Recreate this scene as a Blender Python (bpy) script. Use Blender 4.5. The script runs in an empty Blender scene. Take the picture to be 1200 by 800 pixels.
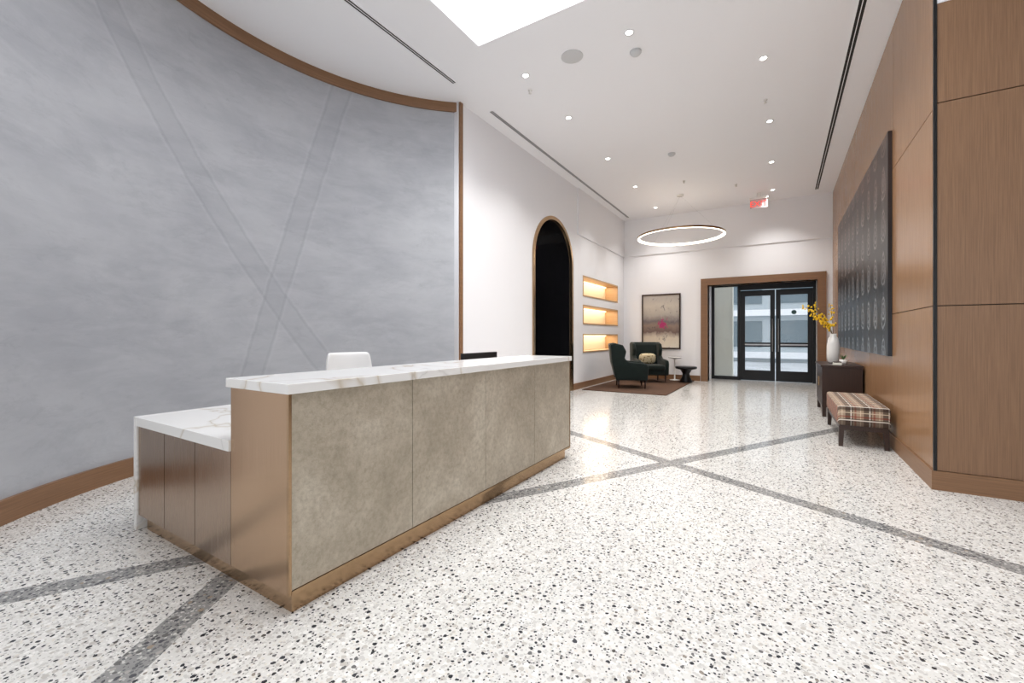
import bpy, bmesh, math, random
from mathutils import Vector, Matrix
random.seed(4)
S=bpy.context.scene
S.view_settings.view_transform='Standard'
S.view_settings.look='None'
S.view_settings.exposure=0.2

def lin(r,g,b):
    f=lambda c:(c/255/12.92) if c/255<=.04045 else ((c/255+.055)/1.055)**2.4
    return (f(r),f(g),f(b),1)

# ---------------------------------------------------------------- nodes
class M:
    def __init__(s,name,col=(200,200,200),rough=.5,metal=0,spec=.5):
        s.m=bpy.data.materials.new(name); s.m.use_nodes=True
        s.nt=s.m.node_tree; s.b=s.nt.nodes['Principled BSDF']
        s.b.inputs['Base Color'].default_value=lin(*col)
        s.b.inputs['Roughness'].default_value=rough
        s.b.inputs['Metallic'].default_value=metal
        s.b.inputs['Specular IOR Level'].default_value=spec
    def put(s,inp,v):
        if isinstance(v,bpy.types.NodeSocket): s.nt.links.new(v,inp)
        elif v is not None: inp.default_value=v
    def n(s,t,**k):
        nd=s.nt.nodes.new(t)
        for a,b in k.items(): setattr(nd,a,b)
        return nd
    def math(s,op,a,b=None,c=None,clamp=False):
        nd=s.n('ShaderNodeMath',operation=op,use_clamp=clamp)
        s.put(nd.inputs[0],a); s.put(nd.inputs[1],b)
        if c is not None: s.put(nd.inputs[2],c)
        return nd.outputs[0]
    def vm(s,op,a,b=None):
        nd=s.n('ShaderNodeVectorMath',operation=op)
        s.put(nd.inputs[0],a); s.put(nd.inputs[1],b)
        return nd.outputs[0]
    def mix(s,f,a,b,bt='MIX'):
        nd=s.n('ShaderNodeMix',data_type='RGBA',blend_type=bt)
        s.put(nd.inputs[0],f); s.put(nd.inputs[6],a); s.put(nd.inputs[7],b)
        return nd.outputs[2]
    def pos(s): return s.n('ShaderNodeNewGeometry').outputs['Position']
    def obj(s): return s.n('ShaderNodeTexCoord').outputs['Object']
    def gen(s): return s.n('ShaderNodeTexCoord').outputs['Generated']
    def uv(s): return s.n('ShaderNodeTexCoord').outputs['UV']
    def map(s,v,sc=(1,1,1),loc=(0,0,0),rot=(0,0,0)):
        nd=s.n('ShaderNodeMapping'); s.put(nd.inputs[0],v)
        nd.inputs['Scale'].default_value=sc; nd.inputs['Location'].default_value=loc; nd.inputs['Rotation'].default_value=rot
        return nd.outputs[0]
    def noise(s,v,scale,detail=3,rough=.5,dist=0,out=0):
        nd=s.n('ShaderNodeTexNoise'); s.put(nd.inputs['Vector'],v)
        nd.inputs['Scale'].default_value=scale; nd.inputs['Detail'].default_value=detail
        nd.inputs['Roughness'].default_value=rough; nd.inputs['Distortion'].default_value=dist
        return nd.outputs[out]
    def ramp(s,f,stops,interp='LINEAR'):
        nd=s.n('ShaderNodeValToRGB'); s.put(nd.inputs[0],f)
        cr=nd.color_ramp; cr.interpolation=interp
        while len(cr.elements)<len(stops): cr.elements.new(.5)
        for e,(p,c) in zip(cr.elements,stops): e.position=p; e.color=c
        return nd.outputs[0]
    def sep(s,v):
        nd=s.n('ShaderNodeSeparateXYZ'); s.put(nd.inputs[0],v); return nd.outputs
    def bump(s,h,st=.2,d=.01):
        nd=s.n('ShaderNodeBump'); s.put(nd.inputs['Height'],h)
        nd.inputs['Strength'].default_value=st; nd.inputs['Distance'].default_value=d
        s.nt.links.new(nd.outputs[0],s.b.inputs['Normal'])
    def col(s,v): s.put(s.b.inputs['Base Color'],v)
    def rough(s,v): s.put(s.b.inputs['Roughness'],v)
def g(v): return (v,v,v,1)

def emis(name,col,st):
    m=M(name,(0,0,0)); m.b.inputs['Emission Color'].default_value=lin(*col); m.b.inputs['Emission Strength'].default_value=st
    return m.m

# walls / paint
def paint(name,c):
    m=M(name,c,.55,spec=.3)
    n=m.noise(m.pos(),1.3,3)
    m.col(m.mix(m.math('MULTIPLY',n,.12),lin(*c),lin(*[x*.95 for x in c])))
    m.bump(m.noise(m.pos(),220,2),.04,.002)
    return m.m
WHITE=paint('white_wall_paint',(244,244,247))
CEIL=paint('ceiling_paint',(249,249,252))

# terrazzo
def terrazzo():
    m=M('terrazzo_floor',(230,228,222),.2,spec=.5)
    P=m.pos()
    dn=m.noise(P,52,2,out=1)
    Pd=m.vm('ADD',P,m.vm('SCALE',m.vm('SUBTRACT',dn,(.5,.5,.5)))) 
    sc=[n for n in m.nt.nodes if n.type=='VECT_MATH' and n.operation=='SCALE'][-1]; sc.inputs['Scale'].default_value=.013
    def chips(scale,thr,prob,seed):
        v=m.n('ShaderNodeTexVoronoi',voronoi_dimensions='2D',feature='F1')
        m.put(v.inputs['Vector'],m.map(Pd,loc=(seed,seed*1.7,0))); v.inputs['Scale'].default_value=scale
        c=m.n('ShaderNodeSeparateColor'); m.put(c.inputs[0],v.outputs['Color'])
        r=m.math('MULTIPLY_ADD',c.outputs[0],thr,thr*.3)
        mk=m.math('MULTIPLY',m.math('LESS_THAN',v.outputs['Distance'],r),m.math('LESS_THAN',c.outputs[1],prob))
        return mk,c.outputs[2]
    base=m.mix(m.noise(P,3,4),lin(219,217,212),lin(228,226,222))
    k,c=chips(78,.42,.7,5)
    base=m.mix(k,base,m.ramp(c,[(0,lin(202,200,195)),(.35,lin(237,235,231)),(.6,lin(192,189,185)),(.8,lin(220,214,204))],'CONSTANT'))
    k,c=chips(34,.34,.75,1)
    base=m.mix(k,base,m.ramp(c,[(0,lin(204,201,197)),(.4,lin(238,236,232)),(.75,lin(194,189,182))],'CONSTANT'))
    k,c=chips(60,.26,.34,3)
    base=m.mix(k,base,m.ramp(c,[(0,lin(60,60,64)),(.45,lin(120,118,116)),(.75,lin(88,86,86))],'CONSTANT'))
    k,c=chips(31,.24,.42,2)
    base=m.mix(k,base,m.ramp(c,[(0,lin(48,50,55)),(.4,lin(108,107,107)),(.6,lin(64,66,71)),(.84,lin(146,138,128)),(.93,lin(84,80,77))],'CONSTANT'))
    # band
    band=m.mix(m.noise(P,20,2),lin(138,138,137),lin(156,155,152))
    k,c=chips(62,.42,.8,7)
    band=m.mix(k,band,m.ramp(c,[(0,lin(108,108,110)),(.4,lin(184,182,178)),(.6,lin(88,88,90)),(.8,lin(206,204,199))],'CONSTANT'))
    k,c=chips(30,.3,.5,9)
    band=m.mix(k,band,m.ramp(c,[(0,lin(84,84,88)),(.4,lin(170,166,161)),(.7,lin(108,106,105)),(.9,lin(156,142,126))],'CONSTANT'))
    mask=None
    for (x0,y0,x1,y1,w) in [(-3.26,.52,.54,7.25,.15),(-2.37,5.34,1.145,3.53,.15),(-2.13,.587,-2.57,1.25,.15)]:
        dx,dy=x1-x0,y1-y0; L=math.hypot(dx,dy); nx,ny=-dy/L,dx/L; d=nx*x0+ny*y0
        nd=m.n('ShaderNodeVectorMath',operation='DOT_PRODUCT'); m.put(nd.inputs[0],P); nd.inputs[1].default_value=(nx,ny,0)
        a=m.math('ABSOLUTE',m.math('SUBTRACT',nd.outputs['Value'],d))
        k=m.math('LESS_THAN',a,w/2)
        mask=k if mask is None else m.math('MAXIMUM',mask,k)
    m.col(m.mix(mask,base,band))
    m.rough(m.math('MULTIPLY_ADD',m.noise(P,5,3),.08,.09))
    return m.m
FLOOR=terrazzo()

def plaster():
    m=M('grey_limewash_plaster',(175,178,185),.62,spec=.25)
    U=m.uv(); st=m.map(U,sc=(1,1.9,1))
    n1=m.noise(st,.6,6,.62,.5); n2=m.noise(m.map(U,sc=(1,3.5,1)),1.8,6,.68,.4)
    c=m.ramp(n1,[(.3,lin(162,164,170)),(.5,lin(175,177,182)),(.7,lin(189,191,195))])
    c=m.mix(m.math('MULTIPLY',m.ramp(n2,[(.42,g(0)),(.66,g(1))]),.35),c,lin(195,197,201))
    n3=m.noise(m.map(U,sc=(1,2,1)),1.1,9,.78,.5)
    c=m.mix(m.math('MULTIPLY',m.ramp(n3,[(.52,g(0)),(.6,g(1))]),.25),c,lin(155,157,163))
    n4=m.noise(m.map(U,sc=(1,2.6,1),loc=(5,3,0)),2.6,9,.8,.8)
    c=m.mix(m.math('MULTIPLY',m.ramp(n4,[(.58,g(0)),(.63,g(1))]),.22),c,lin(147,149,155))
    wob=m.math('MULTIPLY',m.math('SUBTRACT',m.noise(U,3,5,.75),.5),.06)
    def line(s0,z0,s1,z1,w,amt):
        nonlocal c
        ds,dz=s1-s0,z1-z0; L=math.hypot(ds,dz); nx,ny=-dz/L,ds/L; d=nx*s0+ny*z0
        nd=m.n('ShaderNodeVectorMath',operation='DOT_PRODUCT'); m.put(nd.inputs[0],U); nd.inputs[1].default_value=(nx,ny,0)
        a=m.math('ABSOLUTE',m.math('ADD',m.math('SUBTRACT',nd.outputs['Value'],d),wob))
        q=m.math('DIVIDE',a,w)
        grain=m.math('ADD',m.noise(U,2,7,.75),.1)
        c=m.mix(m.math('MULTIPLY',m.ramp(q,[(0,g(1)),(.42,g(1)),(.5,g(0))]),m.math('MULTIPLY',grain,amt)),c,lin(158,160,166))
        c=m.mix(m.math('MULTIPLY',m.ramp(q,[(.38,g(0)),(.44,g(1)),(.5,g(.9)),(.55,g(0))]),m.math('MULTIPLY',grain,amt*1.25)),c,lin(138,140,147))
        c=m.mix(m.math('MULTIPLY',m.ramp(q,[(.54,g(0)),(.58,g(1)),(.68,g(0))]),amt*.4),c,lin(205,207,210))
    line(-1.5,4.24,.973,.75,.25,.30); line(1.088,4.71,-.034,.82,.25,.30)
    m.col(c); m.bump(n2,.1,.01)
    return m.m
PLASTER=plaster()

def wood(name,a,b,rough=.38,vertical=True,sc=1.0,coord='pos'):
    m=M(name,a,rough,spec=.4)
    P=m.pos()
    s=(80*sc,80*sc,1.4*sc) if vertical else (1.6,1.6,70)
    n=m.noise(m.map(P,sc=s),1.6,6,.66,.25)
    n2=m.noise(m.map(P,sc=(6,6,.35) if vertical else (.3,.3,6)),1.2,4)
    c=m.ramp(n,[(.3,lin(*b)),(.65,lin(*a))])
    c=m.mix(m.math('MULTIPLY',n2,.4),c,lin(*[x*.84 for x in a]))
    m.col(c); m.bump(n,.04,.003)
    return m.m
OAK=wood('walnut_veneer_panel',(174,133,97),(145,107,75),.25)
OAKD=wood('walnut_veneer_panel_end',(148,113,85),(116,87,64),.34)
TRIMW=wood('walnut_trim',(148,111,81),(122,90,64),.4,False)
DARKW=wood('espresso_wood',(62,42,34),(40,27,22),.35,True)
BLACK=M('black_metal',(18,18,20),.35,.3).m
REVEAL=M('dark_reveal',(30,26,24),.7).m

def bronze(name,a,b,rough=.32,metal=.85,vert=True):
    m=M(name,a,rough,metal)
    n=m.noise(m.map(m.pos(),sc=(160,160,1.5) if vert else (1.5,1.5,160)),1.5,4,.6)
    m.col(m.mix(n,lin(*a),lin(*b))); m.rough(m.math('MULTIPLY_ADD',n,.12,rough-.06))
    return m.m
BRONZE=bronze('brushed_bronze',(202,172,142),(178,149,121),.24,1)
BRONZED=bronze('dark_brushed_bronze',(188,166,146),(164,143,125),.26,1)
BRTRIM=bronze('bronze_trim',(190,160,126),(166,138,108),.24,1,False)

def shagreen():
    m=M('textured_metallic_panel',(165,150,124),.42,.4)
    P=m.pos()
    n=m.noise(P,1.6,7,.68,.3); n2=m.noise(P,34,5,.78)
    c=m.ramp(n,[(.32,lin(164,154,136)),(.5,lin(194,184,166)),(.68,lin(220,212,196))])
    c=m.mix(m.math('MULTIPLY',m.ramp(n2,[(.42,g(0)),(.66,g(1))]),.5),c,lin(148,136,116))
    m.col(c); m.rough(m.math('MULTIPLY_ADD',n2,.3,.2)); m.bump(m.noise(P,120,4,.75),.55,.006)
    return m.m
SHAG=shagreen()

def marble():
    m=M('white_marble',(240,238,234),.16)
    P=m.map(m.pos(),rot=(.2,.3,.6))
    d=m.noise(P,.9,4,.5,.5)
    v=m.math('ABSOLUTE',m.math('SUBTRACT',d,.5))
    c=m.mix(m.ramp(v,[(0,g(.6)),(.005,g(.2)),(.02,g(0))]),lin(240,239,237),lin(186,166,132))
    d2=m.noise(P,1.7,3,.5,.6); v2=m.math('ABSOLUTE',m.math('SUBTRACT',d2,.42))
    c=m.mix(m.ramp(v2,[(0,g(.3)),(.005,g(.08)),(.015,g(0))]),c,lin(168,166,162))
    m.col(c); return m.m
MARB=marble()
VELVET=M('dark_green_velvet',(18,32,30),.8,spec=.25); VELVET.b.inputs['Sheen Weight'].default_value=.15
VELVET.col(VELVET.mix(VELVET.noise(VELVET.obj(),9,3),lin(10,20,19),lin(20,35,32))); VELVET=VELVET.m
CREAMF=M('cream_patterned_fabric',(214,196,160),.85)
_v=CREAMF.n('ShaderNodeTexVoronoi'); CREAMF.put(_v.inputs['Vector'],CREAMF.obj()); _v.inputs['Scale'].default_value=16
CREAMF.col(CREAMF.mix(CREAMF.math('LESS_THAN',_v.outputs['Distance'],.3),lin(218,202,168),lin(150,122,72))); CREAMF=CREAMF.m
WPLAS=M('white_upholstery',(230,229,228),.5).m
GLOSSBLK=M('black_gloss_panel',(20,20,23),.08,spec=.8).m
SCREEN=M('black_screen_plastic',(16,16,18),.3).m
CERAM=M('white_ceramic',(240,238,234),.2).m
YEL=M('yellow_blossom',(245,200,20),.6).m
STEM=M('branch_bark',(96,74,40),.8).m
LEAF=M('green_leaf',(70,100,50),.6).m
STEEL=M('satin_steel',(170,170,172),.3,.9).m
CREAM=paint('cream_wall_paint',(238,236,222))
GREYP=M('light_grey_grille',(208,208,209),.6).m
RUG=M('brown_rug',(92,66,54),.95,spec=.1)
_n=RUG.noise(RUG.pos(),60,4,.7); RUG.col(RUG.mix(RUG.ramp(_n,[(.35,g(0)),(.65,g(1))]),lin(76,58,48),lin(108,84,70))); RUG.bump(_n,.5,.01); RUG=RUG.m
GL=M('clear_glass',(225,235,235),.02); GL.b.inputs['Alpha'].default_value=.14; GLASS=GL.m
GL=M('frosted_glass',(240,205,205),.35); GL.b.inputs['Alpha'].default_value=.45; FROST=GL.m

def plaid():
    m=M('plaid_wool',(160,130,110),.9,spec=.15)
    x,y,z=m.sep(m.obj())
    c=lin(172,152,132)
    def stripes(co,per,off,w): 
        f=m.math('FRACT',m.math('ADD',m.math('DIVIDE',co,per),off+10))
        return m.math('LESS_THAN',f,w)
    yz=m.math('ADD',y,z)
    for co in (x,yz):
        c=m.mix(m.math('MULTIPLY',stripes(co,.17,0,.42),.68),c,lin(50,38,36))
        c=m.mix(m.math('MULTIPLY',stripes(co,.17,.5,.1),.55),c,lin(136,46,36))
        c=m.mix(m.math('MULTIPLY',stripes(co,.17,.72,.07),.8),c,lin(240,234,224))
        c=m.mix(m.math('MULTIPLY',stripes(co,.17,.2,.05),.8),c,lin(222,206,180))
    m.col(c); return m.m
PLAID=plaid()

def artwork():
    m=M('embossed_metal_art',(60,58,60),.36,.15,spec=.4)
    x,y,z=m.sep(m.obj())
    fy=m.math('ADD',m.math('DIVIDE',y,.52),20.0); fz=m.math('ADD',m.math('DIVIDE',z,.52),20.02)
    cy=m.math('SUBTRACT',m.math('FRACT',fy),.5); cz=m.math('SUBTRACT',m.math('FRACT',fz),.5)
    cyw=m.math('MULTIPLY',cy,m.math('MULTIPLY_ADD',cz,1.3,1.6))
    r=m.math('SQRT',m.math('ADD',m.math('MULTIPLY',cyw,cyw),m.math('MULTIPLY',cz,cz)))
    nz=m.noise(m.obj(),9,4,.7)
    w=m.math('SINE',m.math('ADD',m.math('MULTIPLY',r,42),m.math('MULTIPLY',nz,11)))
    inside=m.ramp(r,[(0,g(1)),(.42,g(1)),(.48,g(0))])
    ring=m.math('MULTIPLY',m.math('MULTIPLY_ADD',w,.5,.5),inside)
    gz=m.math('MULTIPLY_ADD',z,.38,.5)
    grad=m.ramp(gz,[(0,lin(46,52,60)),(.45,lin(34,31,32)),(1,lin(52,36,30))])  # red-brown top end paints a red reflection into the colour
    hi=m.ramp(gz,[(0,lin(176,186,196)),(.5,lin(144,137,135)),(1,lin(138,112,98))])
    m.col(m.mix(m.math('MULTIPLY',m.math('POWER',ring,1.8),m.math('MULTIPLY_ADD',nz,.9,.35)),grad,hi)); m.bump(ring,.3,.01)
    return m.m
ART=artwork()

def painting():
    m=M('abstract_painting_canvas',(200,180,160),.6)
    G=m.gen(); x,y,z=m.sep(G)
    n=m.noise(G,4,6,.65,.5); n2=m.noise(m.map(G,sc=(5,1,5)),1.5,6,.7,.8)
    f=m.math('ADD',z,m.math('MULTIPLY',m.math('SUBTRACT',n,.5),.25))
    c=m.ramp(f,[(0,lin(224,216,200)),(.2,lin(210,198,182)),(.3,lin(110,90,86)),(.42,lin(140,122,110)),(.5,lin(112,104,106)),(.62,lin(172,164,156)),(.8,lin(198,190,178)),(1,lin(176,168,162))])
    c=m.mix(m.ramp(n2,[(.6,g(0)),(.64,g(.7))]),c,lin(80,74,80))
    dx=m.math('SUBTRACT',x,.55); dz=m.math('SUBTRACT',z,.44)
    r=m.math('SQRT',m.math('ADD',m.math('MULTIPLY',dx,dx),m.math('MULTIPLY',m.math('MULTIPLY',dz,dz),1.6)))
    rr=m.math('ADD',r,m.math('MULTIPLY',m.math('SUBTRACT',n2,.5),.6))
    c=m.mix(m.ramp(rr,[(.10,g(.95)),(.13,g(0))]),c,lin(176,36,104))
    m.col(c); return m.m
PAINT=painting()

# ---------------------------------------------------------------- geometry helpers
def link(o,parent=None):
    S.collection.objects.link(o)
    if parent: o.parent=parent
    return o
def empty(name,loc=(0,0,0),rz=0):
    o=bpy.data.objects.new(name,None); o.location=loc; o.rotation_euler=(0,0,rz); o.empty_display_size=.1
    return link(o)
def meshobj(name,bm,mat,parent=None,loc=(0,0,0),smooth=False):
    bmesh.ops.recalc_face_normals(bm,faces=bm.faces)
    me=bpy.data.meshes.new(name); bm.to_mesh(me); bm.free()
    if mat: me.materials.append(mat)
    if smooth:
        for p in me.polygons: p.use_smooth=True
    o=bpy.data.objects.new(name,me); o.location=loc
    return link(o,parent)
def box(name,x0,x1,y0,y1,z0,z1,mat,parent=None,bev=0,seg=2,sub=0):
    c=Vector(((x0+x1)/2,(y0+y1)/2,(z0+z1)/2))
    bm=bmesh.new(); bmesh.ops.create_cube(bm,size=1)
    bmesh.ops.scale(bm,vec=(abs(x1-x0),abs(y1-y0),abs(z1-z0)),verts=bm.verts)
    if bev: bmesh.ops.bevel(bm,geom=bm.edges[:],offset=bev,segments=seg,profile=.5,affect='EDGES')
    return meshobj(name,bm,mat,parent,c,smooth=False if not bev or seg<3 else True)
def multibox(name,lst,mat,parent=None,bev=0):
    bm=bmesh.new()
    for (x0,x1,y0,y1,z0,z1) in lst:
        r=bmesh.ops.create_cube(bm,size=1)
        bmesh.ops.scale(bm,vec=(x1-x0,y1-y0,z1-z0),verts=r['verts'])
        bmesh.ops.translate(bm,vec=((x0+x1)/2,(y0+y1)/2,(z0+z1)/2),verts=r['verts'])
    if bev: bmesh.ops.bevel(bm,geom=bm.edges[:],offset=bev,segments=2,profile=.5,affect='EDGES')
    return meshobj(name,bm,mat,parent)
def lathe(name,prof,mat,parent=None,loc=(0,0,0),n=32,smooth=True):
    bm=bmesh.new(); rings=[]
    for r,z in prof:
        rings.append([bm.verts.new((max(r,1e-4)*math.cos(2*math.pi*i/n),max(r,1e-4)*math.sin(2*math.pi*i/n),z)) for i in range(n)])
    for a,b in zip(rings,rings[1:]):
        for i in range(n): bm.faces.new((a[i],a[(i+1)%n],b[(i+1)%n],b[i]))
    bm.faces.new(rings[0]); bm.faces.new(rings[-1][::-1])
    return meshobj(name,bm,mat,parent,loc,smooth)
def prism(name,pts,x0,x1,mat,parent=None,bev=.02,seg=3):
    """outline in (y,z), extruded along x"""
    bm=bmesh.new()
    a=[bm.verts.new((x0,p[0],p[1])) for p in pts]; b=[bm.verts.new((x1,p[0],p[1])) for p in pts]
    bm.faces.new(a); bm.faces.new(b[::-1])
    for i in range(len(pts)): j=(i+1)%len(pts); bm.faces.new((a[i],b[i],b[j],a[j]))
    bmesh.ops.recalc_face_normals(bm,faces=bm.faces)
    if bev: bmesh.ops.bevel(bm,geom=bm.edges[:],offset=bev,segments=seg,profile=.5,affect='EDGES')
    return meshobj(name,bm,mat,parent,smooth=True)
def tube(name,pts,r,mat,parent=None,cyc=False):
    cu=bpy.data.curves.new(name,'CURVE'); cu.dimensions='3D'; cu.bevel_depth=r; cu.bevel_resolution=3; cu.use_fill_caps=True
    sp=cu.splines.new('POLY'); sp.points.add(len(pts)-1)
    for p,q in zip(sp.points,pts): p.co=(*q,1)
    sp.use_cyclic_u=cyc
    cu.materials.append(mat); o=bpy.data.objects.new(name,cu); return link(o,parent)

H=4.87; LX=-4.19; RX=1.10; FY=13.4
CX,CY,R=-2.2,2.8,3.17
A0=math.asin((5.26-CY)/R)

# ---------------------------------------------------------------- shell
box('floor',-7.2,6.5,-6.3,15.0,-.12,0,FLOOR)
SK=(-3.17,.6,.6,4.33) # skylight x0,x1,y0,y1
multibox('ceiling',[(-7.2,SK[0],-6.3,15,H,H+.15),(SK[1],6.5,-6.3,15,H,H+.15),(SK[0],SK[1],-6.3,SK[2],H,H+.15),(SK[0],SK[1],SK[3],15,H,H+.15)],CEIL)
sk=empty('skylight',(-1.3,2.5,H+.15))
o=multibox('well_sides',[(SK[0]-.1,SK[0],SK[2]-.1,SK[3]+.1,H+.151,H+1.1),(SK[1],SK[1]+.1,SK[2]-.1,SK[3]+.1,H+.151,H+1.1),(SK[0],SK[1],SK[2]-.1,SK[2],H+.151,H+1.1),(SK[0],SK[1],SK[3],SK[3]+.1,H+.151,H+1.1)],CEIL,sk); o.location=(1.3,-2.5,-H-.15)
o=box('diffuser',SK[0]-.1,SK[1]+.1,SK[2]-.1,SK[3]+.1,H+1.1,H+1.14,emis('skylight_diffuser',(240,244,255),1.0),sk); o.location-=Vector((-1.3,2.5,H+.15))
def area(name,loc,sx,sy,p,col,rot=(0,0,0),parent=None):
    l=bpy.data.lights.new(name,'AREA'); l.shape='RECTANGLE'; l.size=sx; l.size_y=sy; l.energy=p; l.color=col
    o=bpy.data.objects.new(name,l); o.location=loc; o.rotation_euler=rot; return link(o,parent)
area('daylight',(0.015,-.035,.9),3.6,3.6,180,(.98,.99,1),parent=sk)

# left wall with arch + niches
def wall_left():
    cu=bpy.data.curves.new('wl','CURVE'); cu.dimensions='2D'; cu.fill_mode='BOTH'; cu.extrude=.15
    AY0,AY1,ZS=7.56,9.43,2.9; ar=(AY1-AY0)/2; ac=(AY0+AY1)/2
    outer=[(5.2,0),(AY0,0),(AY0,ZS)]+[(ac-ar*math.cos(t*math.pi/32),ZS+ar*math.sin(t*math.pi/32)) for t in range(1,32)]+[(AY1,ZS),(AY1,0),(15.0,0),(15.0,H),(5.2,H)]
    loops=[outer]
    for z0,z1 in NICHES: loops.append([(10.1,z0),(12.8,z0),(12.8,z1),(10.1,z1)])
    for L in loops:
        sp=cu.splines.new('POLY'); sp.points.add(len(L)-1); sp.use_cyclic_u=True
        for p,q in zip(sp.points,L): p.co=(q[0],q[1],0,1)
    o=bpy.data.objects.new('tmp',cu); S.collection.objects.link(o)
    bpy.context.view_layer.update()
    me=bpy.data.meshes.new_from_object(o.evaluated_get(bpy.context.evaluated_depsgraph_get()))
    bpy.data.objects.remove(o)
    me.transform(Matrix(((0,0,1,LX-.15),(1,0,0,0),(0,1,0,0),(0,0,0,1))))
    me.materials.clear(); me.materials.append(WHITE)
    w=bpy.data.objects.new('wall_left',me); link(w)
    A=empty('arched_opening',(LX,ac,0))
    def archpts(r,x):
        return [(x,-r,0),(x,-r,ZS)]+[(x,-r*math.cos(t*math.pi/32),ZS+r*math.sin(t*math.pi/32)) for t in range(1,32)]+[(x,r,ZS),(x,r,0)]
    def band(name,r0,r1,x0,x1,mat):
        bm=bmesh.new(); P=[archpts(r0,x0),archpts(r1,x0),archpts(r1,x1),archpts(r0,x1)]
        V=[[bm.verts.new(p) for p in q] for q in P]
        for k in range(4):
            a,b=V[k],V[(k+1)%4]
            for i in range(len(a)-1): bm.faces.new((a[i],a[i+1],b[i+1],b[i]))
        meshobj(name,bm,mat,A)
    band('bronze_trim',ar-.035,ar+.04,-.03,.03,BRTRIM)
    band('black_lining',ar-.05,ar-.005,-1.5,-.03,GLOSSBLK)
    band('inner_frame',ar-.12,ar-.06,-1.5,-1.4,BRTRIM)
    bm=bmesh.new(); bm.faces.new([bm.verts.new(p) for p in archpts(ar-.05,-1.5)]); meshobj('gloss_door_backing',bm,GLOSSBLK,A)
    box('door_leaf_left',-1.48,-1.44,-ar+.13,-.012,.02,2.95,GLOSSBLK,A); box('door_leaf_right',-1.48,-1.44,.012,ar-.13,.02,2.95,GLOSSBLK,A)
    for s in (-1,1): tube('pull_bar',[(-1.38,s*.09,.9),(-1.38,s*.09,1.7)],.014,BRTRIM,A)
    # added glowing red box, standing in for a red reflection in the passage
    box('inner_exit_sign',-1.44,-1.41,.12,.42,2.42,2.56,emis('inner_exit_red',(200,20,20),.45),A)
    area('passage_downlight',(-.8,0,ZS+ar-.14),.25,.25,9,(1,.95,.9),parent=A)  # added fill light without a fitting, lifts the dark passage
NICHES=[(2.28,2.80),(1.58,2.07),(.87,1.34)]
wall_left()
WARMN=M('warm_niche_back',(248,234,208),.5).m
OAKN=wood('niche_oak_lining',(206,172,132),(184,150,108),.4,False)
for z0,z1 in NICHES:
    N=empty('wall_display_niche',(LX,11.45,z0))
    h=z1-z0; w=1.35
    box('back',-.40,-.37,-w,w,0,h,WARMN,N)
    box('base',-.37,.012,-w,w,0,.035,OAKN,N); box('top',-.37,.012,-w,w,h-.035,h,OAKN,N)
    box('side_near',-.37,.012,-w,-w+.035,.035,h-.035,OAKN,N); box('side_far',-.37,.012,w-.035,w,.035,h-.035,OAKN,N)
    box('led_strip',-.36,-.34,-w+.05,w-.05,h-.06,h-.04,emis('niche_led',(255,222,170),4),N)
    area('niche_glow',(-.2,0,h-.045),.25,2.5,9,(1,.85,.66),parent=N)

box('trim_1',LX,LX+.035,9.75,FY,3.75,H,WHITE)
# curved wall
def arc(name,r0,r1,z0,z1,mat,a0=-A0,a1=A0,n=72,uv=False):
    bm=bmesh.new(); uvl=bm.loops.layers.uv.new('UVMap')
    V=[]
    for i in range(n+1):
        a=a0+(a1-a0)*i/n
        V.append([bm.verts.new((CX-r*math.cos(a),CY+r*math.sin(a),z)) for r,z in ((r0,z0),(r0,z1),(r1,z1),(r1,z0))])
    for i in range(n):
        for k in range(4):
            j=(k+1)%4
            bm.faces.new((V[i][k],V[i+1][k],V[i+1][j],V[i][j]))
    bm.faces.new(V[0]); bm.faces.new(V[-1][::-1])
    for f in bm.faces:
        for l in f.loops:
            p=l.vert.co; l[uvl].uv=(math.atan2(p.y-CY,-(p.x-CX))*R,p.z)
    return meshobj(name,bm,mat,smooth=False)
w=arc('wall_curved',R,R+.2,0,H,PLASTER)
for p in w.data.polygons:
    if abs(p.normal.z)<.1: p.use_smooth=True
w.data.set_sharp_from_angle(angle=.6)
arc('trim_2',R-.03,R,H-.14,H,TRIMW)
arc('baseboard_curved',R-.03,R,0,.17,TRIMW)
box('trim_3',LX-.05,LX+.03,5.21,5.28,0,H,TRIMW)
box('trim_4',LX-.05,LX+.03,.32,.39,0,H,TRIMW)
box('wall_left_rear',LX-.2,LX,-6.2,.31,0,H,WHITE)
DX0,DX1,DZ=-1.76,.79,2.72
multibox('wall_far',[(LX-.2,DX0,FY,FY+.25,0,H),(DX1,1.4,FY,FY+.25,0,H),(DX0,DX1,FY,FY+.25,DZ,H)],WHITE)
box('trim_5',LX+.035,RX,FY-.035,FY,3.75,H,WHITE)
box('baseboard_far',LX,DX0-.2,FY-.02,FY,0,.15,TRIMW)
multibox('baseboard_left',[(LX,LX+.02,5.29,7.5,0,.15),(LX,LX+.02,9.49,FY-.02,0,.15)],TRIMW)
DY=14.35
multibox('wall_vestibule',[(DX0-.25,DX0-.02,FY+.25,DY+.1,0,3.1),(DX1+.02,DX1+.25,FY+.25,DY+.1,0,3.1),(DX0-.25,DX1+.25,FY+.25,DY+.1,2.84,3.1)],WHITE)
multibox('trim_6',[(DX0-.18,DX0,FY-.06,FY+.3,0,DZ+.19),(DX1,DX1+.18,FY-.06,FY+.3,0,DZ+.19),(DX0,DX1,FY-.06,FY+.3,DZ,DZ+.19)],TRIMW)

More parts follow.
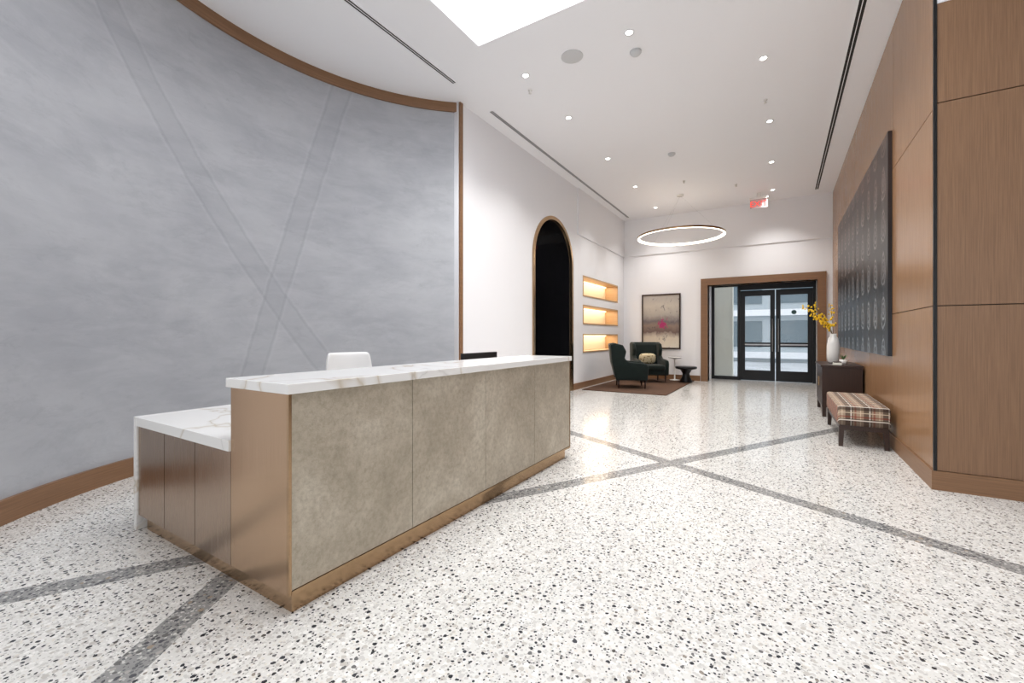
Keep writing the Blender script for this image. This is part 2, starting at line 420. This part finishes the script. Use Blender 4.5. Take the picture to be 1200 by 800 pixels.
# entrance doors
def door_leaf(name,x0,x1,hinge):
    D=empty(name,((x0+x1)/2,DY,0)); w=(x1-x0)/2
    st=.115; zt=2.6
    multibox('leaf_frame',[(-w,-w+st,-.025,.025,.01,zt),(w-st,w,-.025,.025,.01,zt),(-w+st,w-st,-.025,.025,.01,.3),(-w+st,w-st,-.025,.025,.98,1.1),(-w+st,w-st,-.025,.025,zt-.16,zt)],BLACK,D)
    box('upper_glass',-w+st,w-st,-.006,.006,1.1,zt-.16,GLASS,D); box('lower_glass',-w+st,w-st,-.006,.006,.3,.98,GLASS,D)
    hx=(w-.06)*hinge
    tube('pull_handle',[(hx,-.03,.85),(hx,-.08,.87),(hx,-.08,1.75),(hx,-.03,1.77)],.010,STEEL,D)
    box('push_bar',-w+st,w-st,-.07,-.04,1.02,1.06,STEEL,D)
    if hinge<0:
        o=lathe('round_decal',[(.06,0),(.06,.002)],M('sticker_teal',(70,100,100),.5).m,D,(0,-.01,1.95)); o.rotation_euler=(math.pi/2,0,0)
door_leaf('door_1',-1.0,-.14,1); door_leaf('door_2',-.12,.74,-1)
multibox('trim_7',[(-1.08,-1.0,DY-.06,DY+.06,0,2.84),(.74,.81,DY-.06,DY+.06,0,2.84),(-1.0,.74,DY-.06,DY+.06,2.62,2.84),(DX0-.02,-1.7,DY-.04,DY+.04,0,2.84),(-1.7,-1.08,DY-.04,DY+.04,2.74,2.84),(-1.7,-1.08,DY-.04,DY+.04,0,.1)],BLACK)
box('window_1',-1.7,-1.08,DY-.006,DY+.006,.1,2.74,GLASS)
# outdoors
SNOW=M('snowy_pavement',(214,220,228),.8); SNOW.col(SNOW.mix(SNOW.noise(SNOW.pos(),.8,5),lin(150,158,166),lin(226,232,240))); SNOW=SNOW.m
box('exterior_ground',-20,20,15.0,34,-.2,-.02,SNOW)
FAC=M('facade_stone',(176,188,196),.8).m; FACW=M('facade_window_glass',(96,116,128),.1).m
fb=empty('building_across_street',(0,25,-.02))
box('facade',-14,14,0,1,0,9,FAC,fb)
multibox('window_bays',[(x,x+1.8,-.05,0,z,z+1.3) for x in [-13+2.6*i for i in range(10)] for z in (.75,2.9,5.1)],FACW,fb)
multibox('cornice_bands',[(-14,14,-.3,0,z,z+.3) for z in (.2,2.3,4.5,6.7)],M('snowy_ledge',(240,244,250),.7).m,fb)
box('exterior_wall_pier',-6,-1.3,15.4,15.7,-.02,3.4,CREAM)

# ---------------------------------------------------------------- right wood wall
WY=5.0
box('wall_right',RX+.03,RX+.35,WY+.03,FY+.25,0,H,REVEAL)
box('wall_right_return',RX+.03,6.4,WY+.03,WY+.3,0,H,REVEAL)
pan=[];ys=[WY,6.55,8.1,9.65,11.2,12.75,FY]; zs=[.16,1.55,3.22,H]
for i in range(6):
    for j in range(3):
        pan.append((RX,RX+.03,ys[i]+(.004 if i else 0.012),ys[i+1]-.004,zs[j]+.004,zs[j+1]-.004))
multibox('wall_panelling_right',pan,OAK)
pan=[];xs=[RX+.018,2.35,3.6,4.85,6.1]; zs=[.16,1.55,3.26,4.1]
for i in range(4):
    for j in range(3): pan.append((xs[i]+.004,xs[i+1]-.004,WY,WY+.03,zs[j]+.004,zs[j+1]-.004))
multibox('wall_panelling_return',pan,OAKD)
box('wall_return_upper',RX+.02,6.4,WY-.0,WY+.03,4.1,H,WHITE)
box('trim_8',RX-.003,RX+.018,WY-.012,WY+.012,.16,H,BLACK)
multibox('baseboard_right',[(RX-.015,RX+.03,WY-.015,FY-.04,0,.16),(RX+.03,6.1,WY-.015,WY+.03,0,.16)],TRIMW)
box('wall_east',6.1,6.4,-6.2,WY,0,H,WHITE)
multibox('wall_rear',[(LX-.2,-3.6,-6.2,-6,0,H),(5.6,6.4,-6.2,-6,0,H),(-.9,-.5,-6.2,-6,0,H),(2.3,2.7,-6.2,-6,0,H),(-3.6,5.6,-6.2,-6,4.2,H),(-3.6,5.6,-6.2,-6,0,.3)],WHITE)
for i,(a,b) in enumerate([(-3.6,-.9),(-.5,2.3),(2.7,5.6)]):  # unseen rear windows, added so sky light fills the room from behind
    mid=(a+b)/2
    multibox('window_%d'%(i+2),[(a,a+.06,-6.15,-6.05,.3,4.2),(b-.06,b,-6.15,-6.05,.3,4.2),(mid-.03,mid+.03,-6.15,-6.05,.3,4.2),(a,b,-6.15,-6.05,4.14,4.2),(a,b,-6.15,-6.05,.3,.36),(a,b,-6.15,-6.05,2.6,2.66)],BLACK)

wa=empty('embossed_metal_wall_art',(RX,9.2,2.38))
for i in range(4):
    box('panel_%d'%(i+1),-.04,-.002,-2.6+i*1.3,-2.6+(i+1)*1.3-.006,-1.32,1.3,ART,wa)
for c in wa.children:
    off=c.location.copy(); c.data.transform(Matrix.Translation(off)); c.location=(0,0,0)

# ---------------------------------------------------------------- reception desk
DXo,DYo=-2.8,2.7
desk=empty('reception_desk',(DXo,DYo,0))
def db(name,x0,x1,y0,y1,z0,z1,mat,bev=0): return box(name,x0-DXo,x1-DXo,y0-DYo,y1-DYo,z0,z1,mat,desk,bev)
Y0,Y1=1.15,4.28
db('plinth_bar',-2.4,-1.95,Y0+.035,Y1-.07,0,.1,BRTRIM)
db('plinth_return',-3.62,-2.4,Y0+.035,2.0,0,.1,BRTRIM)
db('carcass_bar',-2.44,-1.945,Y0+.02,Y1-.02,.1,1.03,BRONZED)
db('end_panel_near',-2.44,-1.935,Y0,Y0+.02,.1,1.03,BRONZE)
db('end_panel_far',-2.44,-1.935,Y1-.02,Y1,.1,1.03,BRONZE)
db('corner_trim',-1.935,-1.918,Y0,Y0+.014,.1,1.03,BRTRIM)
db('corner_trim_far',-1.935,-1.918,Y1-.014,Y1,.1,1.03,BRTRIM)
db('bottom_rail',-1.945,-1.916,Y0+.014,Y1-.014,.1,.118,BRTRIM)
pw=(Y1-Y0-.028)/4
for i in range(4):
    db('front_panel_%d'%(i+1),-1.945,-1.92,Y0+.014+i*pw+.002,Y0+.014+(i+1)*pw-.002,.12,1.028,SHAG,.002)
db('transaction_top',-2.47,-1.905,Y0-.012,Y1+.012,1.03,1.078,MARB,.003)
db('carcass_return',-3.66,-2.44,Y0+.02,1.98,.1,.695,BRONZED)
for i in range(3):
    w=(3.66-2.44)/3; x=-3.66+i*w
    db('return_panel_%d'%(i+1),x+.003,x+w-.003,Y0,Y0+.02,.1,.692,BRONZED)
db('return_top',-3.66,-2.44,Y0-.012,2.0,.695,.755,MARB,.003)
db('waterfall_end',-3.705,-3.66,Y0-.012,2.0,0,.755,MARB,.003)
db('work_surface',-3.1,-2.44,2.0,Y1,.715,.755,MARB)
db('far_pedestal',-3.05,-2.44,3.75,Y1-.02,0,.715,BRONZED)
mo=empty('computer_monitor',(-2.78,3.82,.755))
box('screen',-.02,.02,-.31,.31,.05,.36,SCREEN,mo,.006); box('stem',.02,.05,-.03,.03,.0,.25,SCREEN,mo); box('foot',-.09,.11,-.12,.12,0,.015,SCREEN,mo,.004)
kb=empty('computer_keyboard',(-2.98,3.8,.755)); box('body',-.07,.07,-.22,.22,0,.02,SCREEN,kb,.004)
multibox('keys',[(-.055+.024*r,-.035+.024*r,-.2+.031*k,-.174+.031*k,.02,.026) for r in range(4) for k in range(13)],M('grey_keys',(50,50,54),.5).m,kb)

# office chair
oc=empty('office_chair',(-3.47,2.85,0),math.radians(-8))
def curvedback(name,z0,z1,halfw,y,th,mat,parent):
    bm=bmesh.new(); n=12; rows=8; F=[];B=[]
    for j in range(rows+1):
        t=j/rows; z=z0+(z1-z0)*t; hw=halfw*(1-.10*(2*t-1)**4-.04*t)
        lean=-.06*t
        F.append([bm.verts.new((lean-.08*(1-(2*i/n-1)**2)+.04,(2*i/n-1)*hw,z)) for i in range(n+1)])
        B.append([bm.verts.new((lean-.08*(1-(2*i/n-1)**2)+.04-th,(2*i/n-1)*hw,z)) for i in range(n+1)])
    for j in range(rows):
        for i in range(n):
            bm.faces.new((F[j][i],F[j][i+1],F[j+1][i+1],F[j+1][i])); bm.faces.new((B[j][i],B[j+1][i],B[j+1][i+1],B[j][i+1]))
        for e in (0,n): bm.faces.new((F[j][e],F[j+1][e],B[j+1][e],B[j][e]))
    for i in range(n):
        for e in (0,rows): bm.faces.new((F[e][i],F[e][i+1],B[e][i+1],B[e][i]))
    o=meshobj(name,bm,mat,parent,smooth=True); o.location=(y,0,0)
    md=o.modifiers.new('s','SUBSURF'); md.levels=2; md.render_levels=2
curvedback('backrest',.56,1.13,.26,-.24,.05,WPLAS,oc)
box('seat_cushion',-.24,.26,-.25,.25,.43,.51,WPLAS,oc,.035,4)
tube('back_support',[(-.1,0,.42),(-.3,0,.44),(-.34,0,.6),(-.35,0,.75)],.02,STEEL,oc)
lathe('gas_column',[(.03,.1),(.03,.43)],STEEL,oc)
for i in range(5):
    a=i*2*math.pi/5; tube('base_arm',[(0,0,.12),(.29*math.cos(a),.29*math.sin(a),.075)],.02,STEEL,oc)
    o=lathe('caster',[(.015,-.02),(.03,-.015),(.03,.015),(.015,.02)],BLACK,oc,(.29*math.cos(a),.29*math.sin(a),.032)); o.rotation_euler=(math.pi/2,0,a)
for s in (-1,1): tube('armrest',[(-.1,s*.25,.45),(-.1,s*.29,.66),(.15,s*.29,.67)],.018,WPLAS,oc)

# ---------------------------------------------------------------- seating
def wing_chair(loc,rz,pillow):
    c=empty('wingback_armchair',loc,rz)   # faces +Y local
    side=[(-.36,.2),(-.46,.62),(-.5,1.06),(-.40,1.10),(-.20,1.05),(-.12,.9),(-.16,.72),(-.05,.64),(.22,.62),(.36,.6),(.40,.52),(.37,.2)]
    prism('wing_arm_left',side,-.42,-.32,VELVET,c,.03)
    prism('wing_arm_right',side,.32,.42,VELVET,c,.03)
    prism('backrest',[(-.37,.25),(-.47,.62),(-.52,1.07),(-.44,1.10),(-.36,1.02),(-.27,.45),(-.25,.25)],-.36,.36,VELVET,c,.03)
    box('seat_frame',-.34,.34,-.32,.36,.2,.34,VELVET,c,.02,3)
    box('seat_cushion',-.315,.315,-.26,.40,.33,.48,VELVET,c,.045,4)
    for sx in (-.34,.34):
        for sy in (-.3,.32):
            lathe('leg',[(.014,0),(.026,.21)],DARKW,c,(sx,sy,0),12)
    if pillow:
        bm=bmesh.new(); bmesh.ops.create_uvsphere(bm,u_segments=24,v_segments=14,radius=1)
        for v in bm.verts:
            q=v.co; f=lambda a:math.copysign(abs(a)**.55,a)
            v.co=Vector((f(q.x)*.24,q.y*.075*(1),f(q.z)*.15))
        o=meshobj('lumbar_pillow',bm,CREAMF,c,(0,-.18,.63),True); o.rotation_euler=(-.25,0,0)
wing_chair((-3.2,10.75,.018),math.radians(-68),False)
wing_chair((-3.12,12.3,.018),math.radians(-148),True)
box('area_rug',-4.05,-2.1,9.7,13.3,0,.018,RUG,None,.004)
st=empty('pedestal_side_table',(-2.60,13.1,.018))
lathe('body',[(.14,0),(.14,.012),(.02,.03),(.016,.3),(.02,.6),(.17,.63),(.18,.65),(.18,.665)],CERAM,st)
ct=empty('drum_side_table',(-2.22,12.68,.018))
lathe('body',[(.16,0),(.17,.02),(.1,.16),(.09,.24),(.15,.34),(.27,.37),(.28,.385),(.28,.42),(.27,.43)],BLACK,ct)

pa=empty('framed_abstract_painting',(-3.05,FY-.005,1.72))
box('canvas',-.52,.52,-.035,-.005,-.78,.78,PAINT,pa)
multibox('frame',[(-.56,-.52,-.05,0,-.82,.82),(.52,.56,-.05,0,-.82,.82),(-.52,.52,-.05,0,.78,.82),(-.52,.52,-.05,0,-.82,-.78)],DARKW,pa)

be=empty('upholstered_plaid_bench',(.81,7.1,0))
box('upholstered_seat',-.24,.24,-.75,.75,.25,.48,PLAID,be,.03,4)
multibox('rails',[(-.22,.22,-.73,-.68,.2,.255),(-.22,.22,.68,.73,.2,.255),(-.22,-.18,-.7,.7,.2,.255),(.18,.22,-.7,.7,.2,.255)],DARKW,be)
for sx in (-1,1):
    for sy in (-1,1):
        bm=bmesh.new(); r=bmesh.ops.create_cube(bm,size=1); bmesh.ops.scale(bm,vec=(.055,.055,.24),verts=bm.verts)
        for v in bm.verts:
            if v.co.z<0: v.co.x*=.75; v.co.y*=.75; v.co.x+=sx*.01; v.co.y+=sy*.01
        meshobj('leg',bm,DARKW,be,(sx*.2,sy*.7,.12))
co=empty('console_cabinet',(.81,9.1,0))
multibox('case',[(-.25,.26,-.6,-.57,.16,.8),(-.25,.26,.57,.6,.16,.8),(-.25,.26,-.57,.57,.16,.19),(.24,.26,-.57,.57,.19,.8),(-.23,.24,-.01,.01,.19,.8)],DARKW,co)
box('top',-.27,.27,-.62,.62,.8,.83,DARKW,co,.004)
multibox('slatted_doors',[(-.25,-.232,-.55+.05*i,-.515+.05*i,.2,.79) for i in range(22)],DARKW,co)
for sx in (-.22,.22):
    for sy in (-.55,.55): box('leg',sx-.025,sx+.025,sy-.025,sy+.025,0,.16,DARKW,co)
multibox('pulls',[(-.265,-.25,-.05,-.035,.45,.6),(-.265,-.25,.035,.05,.45,.6)],BRTRIM,co)
va=empty('ceramic_vase_with_yellow_branches',(.76,9.15,.83))
lathe('vase',[(.06,0),(.08,.03),(.095,.15),(.092,.3),(.07,.42),(.045,.46),(.05,.5),(.04,.5),(.035,.46),(.03,.3)],CERAM,va)
bm=bmesh.new()
for b in range(6):
    a=random.uniform(3.0,4.5) if b<5 else 1.6; ln=random.uniform(.34,.56)
    pts=[]
    for i in range(7):
        t=i/6; pts.append((math.cos(a)*ln*.75*t**1.3,math.sin(a)*ln*.6*t**1.2,.45+ln*1.15*t-.08*t*t))
    tube('branch_%d'%b,pts,.004,STEM,va)
    for p in pts[2:]:
        for k in range(5):
            q=Vector(p)+Vector([max(-.04,min(.04,random.gauss(0,.022))) for _ in range(3)])
            r=bmesh.ops.create_icosphere(bm,subdivisions=1,radius=random.uniform(.010,.022)); bmesh.ops.translate(bm,vec=q,verts=r['verts'])
meshobj('blossoms',bm,YEL,va)
pp=empty('small_potted_plant',(.86,8.78,.83))
lathe('pot',[(.04,0),(.055,.08),(.05,.08),(.045,.06)],CERAM,pp)
bm=bmesh.new()
for k in range(22):
    a=random.uniform(0,6.28); l=random.uniform(.05,.12); d=Vector((math.cos(a)*.6,math.sin(a)*.6,1)).normalized(); s=Vector((-math.sin(a),math.cos(a),0))*.01
    p=Vector((0,0,.07)); v=[bm.verts.new(p),bm.verts.new(p+d*l*.5+s),bm.verts.new(p+d*l),bm.verts.new(p+d*l*.5-s)]; bm.faces.new(v)
meshobj('leaves',bm,LEAF,pp)
bk=empty('decorative_box',(.8,8.6,.83)); box('body',-.09,.02,-.07,.07,0,.04,CREAM,bk,.003); box('lid',-.085,.015,-.065,.065,.04,.055,DARKW,bk,.003)

# ---------------------------------------------------------------- ceiling fittings
def slot(y0,y1,x,w=.07):
    e=empty('linear_slot_diffuser',(x,(y0+y1)/2,H)); h=(y1-y0)/2
    box('dark_slot',-w/2+.008,w/2-.008,-h,h,-.004,-.0005,REVEAL,e)
    multibox('white_flange',[(-w/2-.006,-w/2+.008,-h,h,-.008,-.0005),(w/2-.008,w/2+.006,-h,h,-.008,-.0005),(-.004,.004,-h,h,-.008,-.0005)],CEIL,e)
slot(1.0,4.78,-3.92,.07); slot(5.7,13.0,-3.92,.07); slot(5.3,12.9,.745,.085)
LENS=emis('downlight_lens',(255,250,242),14)
def down(x,y,p=165):
    e=empty('recessed_downlight',(x,y,H))
    lathe('trim_ring',[(.04,-.0005),(.062,-.0005),(.062,-.006),(.04,-.003)],CEIL,e,n=24)
    lathe('lens',[(.038,-.002),(.038,-.004)],LENS,e,n=24)
    l=bpy.data.lights.new('beam','SPOT'); l.energy=p; l.spot_size=math.radians(115); l.spot_blend=.9; l.shadow_soft_size=.06; l.color=(1,.975,.945)
    o=bpy.data.objects.new('beam',l); o.location=(0,0,-.02); link(o,e)
for x,y in [(-1.52,5.07),(-.19,6.45),(-2.98,5.16),(-.157,8.4),(-2.96,6.53),(-2.97,8.46),(-.16,10.4),(-.17,12.4),(-2.97,10.4),(-2.97,12.4),(3,1.5),(3,-2),(-1.5,-3)]:
    down(x,y)
e=empty('ceiling_speaker',(-2.27,5.12,H)); lathe('grille',[(.14,-.0005),(.14,-.006),(.13,-.008)],GREYP,e)
for x,y in ((-1.55,5.45),(-1.82,8.88)):
    e=empty('smoke_detector',(x,y,H)); lathe('body',[(.07,-.0005),(.07,-.02),(.05,-.045),(.03,-.05)],GREYP,e)
for x,y in ((-3.1,5.5),(-.9,11.5),(-.2,7.6),(-1.9,10.6)):
    e=empty('fire_sprinkler',(x,y,H)); lathe('head',[(.03,-.0005),(.03,-.01),(.012,-.012),(.01,-.04),(.025,-.045),(.025,-.048)],CERAM,e,n=16)
rc=empty('ring_pendant_light',(-2.17,11.6,3.81)); RR=1.02
def ring(name,r0,r1,z0,z1,mat,n=96):
    bm=bmesh.new(); V=[[bm.verts.new((r*math.cos(2*math.pi*i/n),r*math.sin(2*math.pi*i/n),z)) for r,z in ((r0,z0),(r1,z0),(r1,z1),(r0,z1))] for i in range(n)]
    for i in range(n):
        j=(i+1)%n
        for k in range(4): bm.faces.new((V[i][k],V[j][k],V[j][(k+1)%4],V[i][(k+1)%4]))
    meshobj(name,bm,mat,rc,smooth=False)
ring('bronze_body',RR-.02,RR+.02,-.015,.03,BRTRIM)
ring('led_diffuser_inner',RR-.028,RR-.0205,-.015,.025,emis('ring_led',(255,244,225),7))
ring('led_diffuser_under',RR-.018,RR+.018,-.022,-.0155,emis('ring_led_under',(255,244,225),5))
for i in range(3):
    a=i*2*math.pi/3+.4; tube('cable',[(RR*math.cos(a),RR*math.sin(a),.03),(.0,.0,H-3.81-.03)],.0010,STEEL,rc)
lathe('canopy',[(.08,H-3.81-.035),(.08,H-3.81-.001)],CERAM,rc)
ex=empty('exit_sign',(-.47,12.5,4.5))
box('housing',-.2,.2,-.03,.03,.22,.27,CERAM,ex); box('acrylic_panel',-.19,.19,-.006,.006,-.0,.22,FROST,ex); box('mount',-.04,.04,-.02,.02,.27,.369,CERAM,ex)
tx=bpy.data.curves.new('exit_letters','FONT'); tx.body='EXIT'; tx.size=.19; tx.align_x='CENTER'; tx.extrude=.003; tx.materials.append(emis('exit_red',(255,70,60),1.2))
o=bpy.data.objects.new('exit_letters',tx); o.rotation_euler=(math.pi/2,0,0); o.location=(0,-.012,.04); link(o,ex)

W=bpy.data.worlds.new('overcast_sky'); S.world=W; W.use_nodes=True
bg=W.node_tree.nodes['Background']; bg.inputs[0].default_value=(.94,.97,1,1); bg.inputs[1].default_value=1.6

cam=bpy.data.cameras.new('camera'); cam.lens=508/1200*36; cam.sensor_width=36; cam.shift_y=-7/1200; cam.clip_start=.05
co_=bpy.data.objects.new('camera',cam); co_.location=(0,0,1.3); co_.rotation_euler=(math.pi/2,0,math.radians(31.8)); link(co_)
S.camera=co_
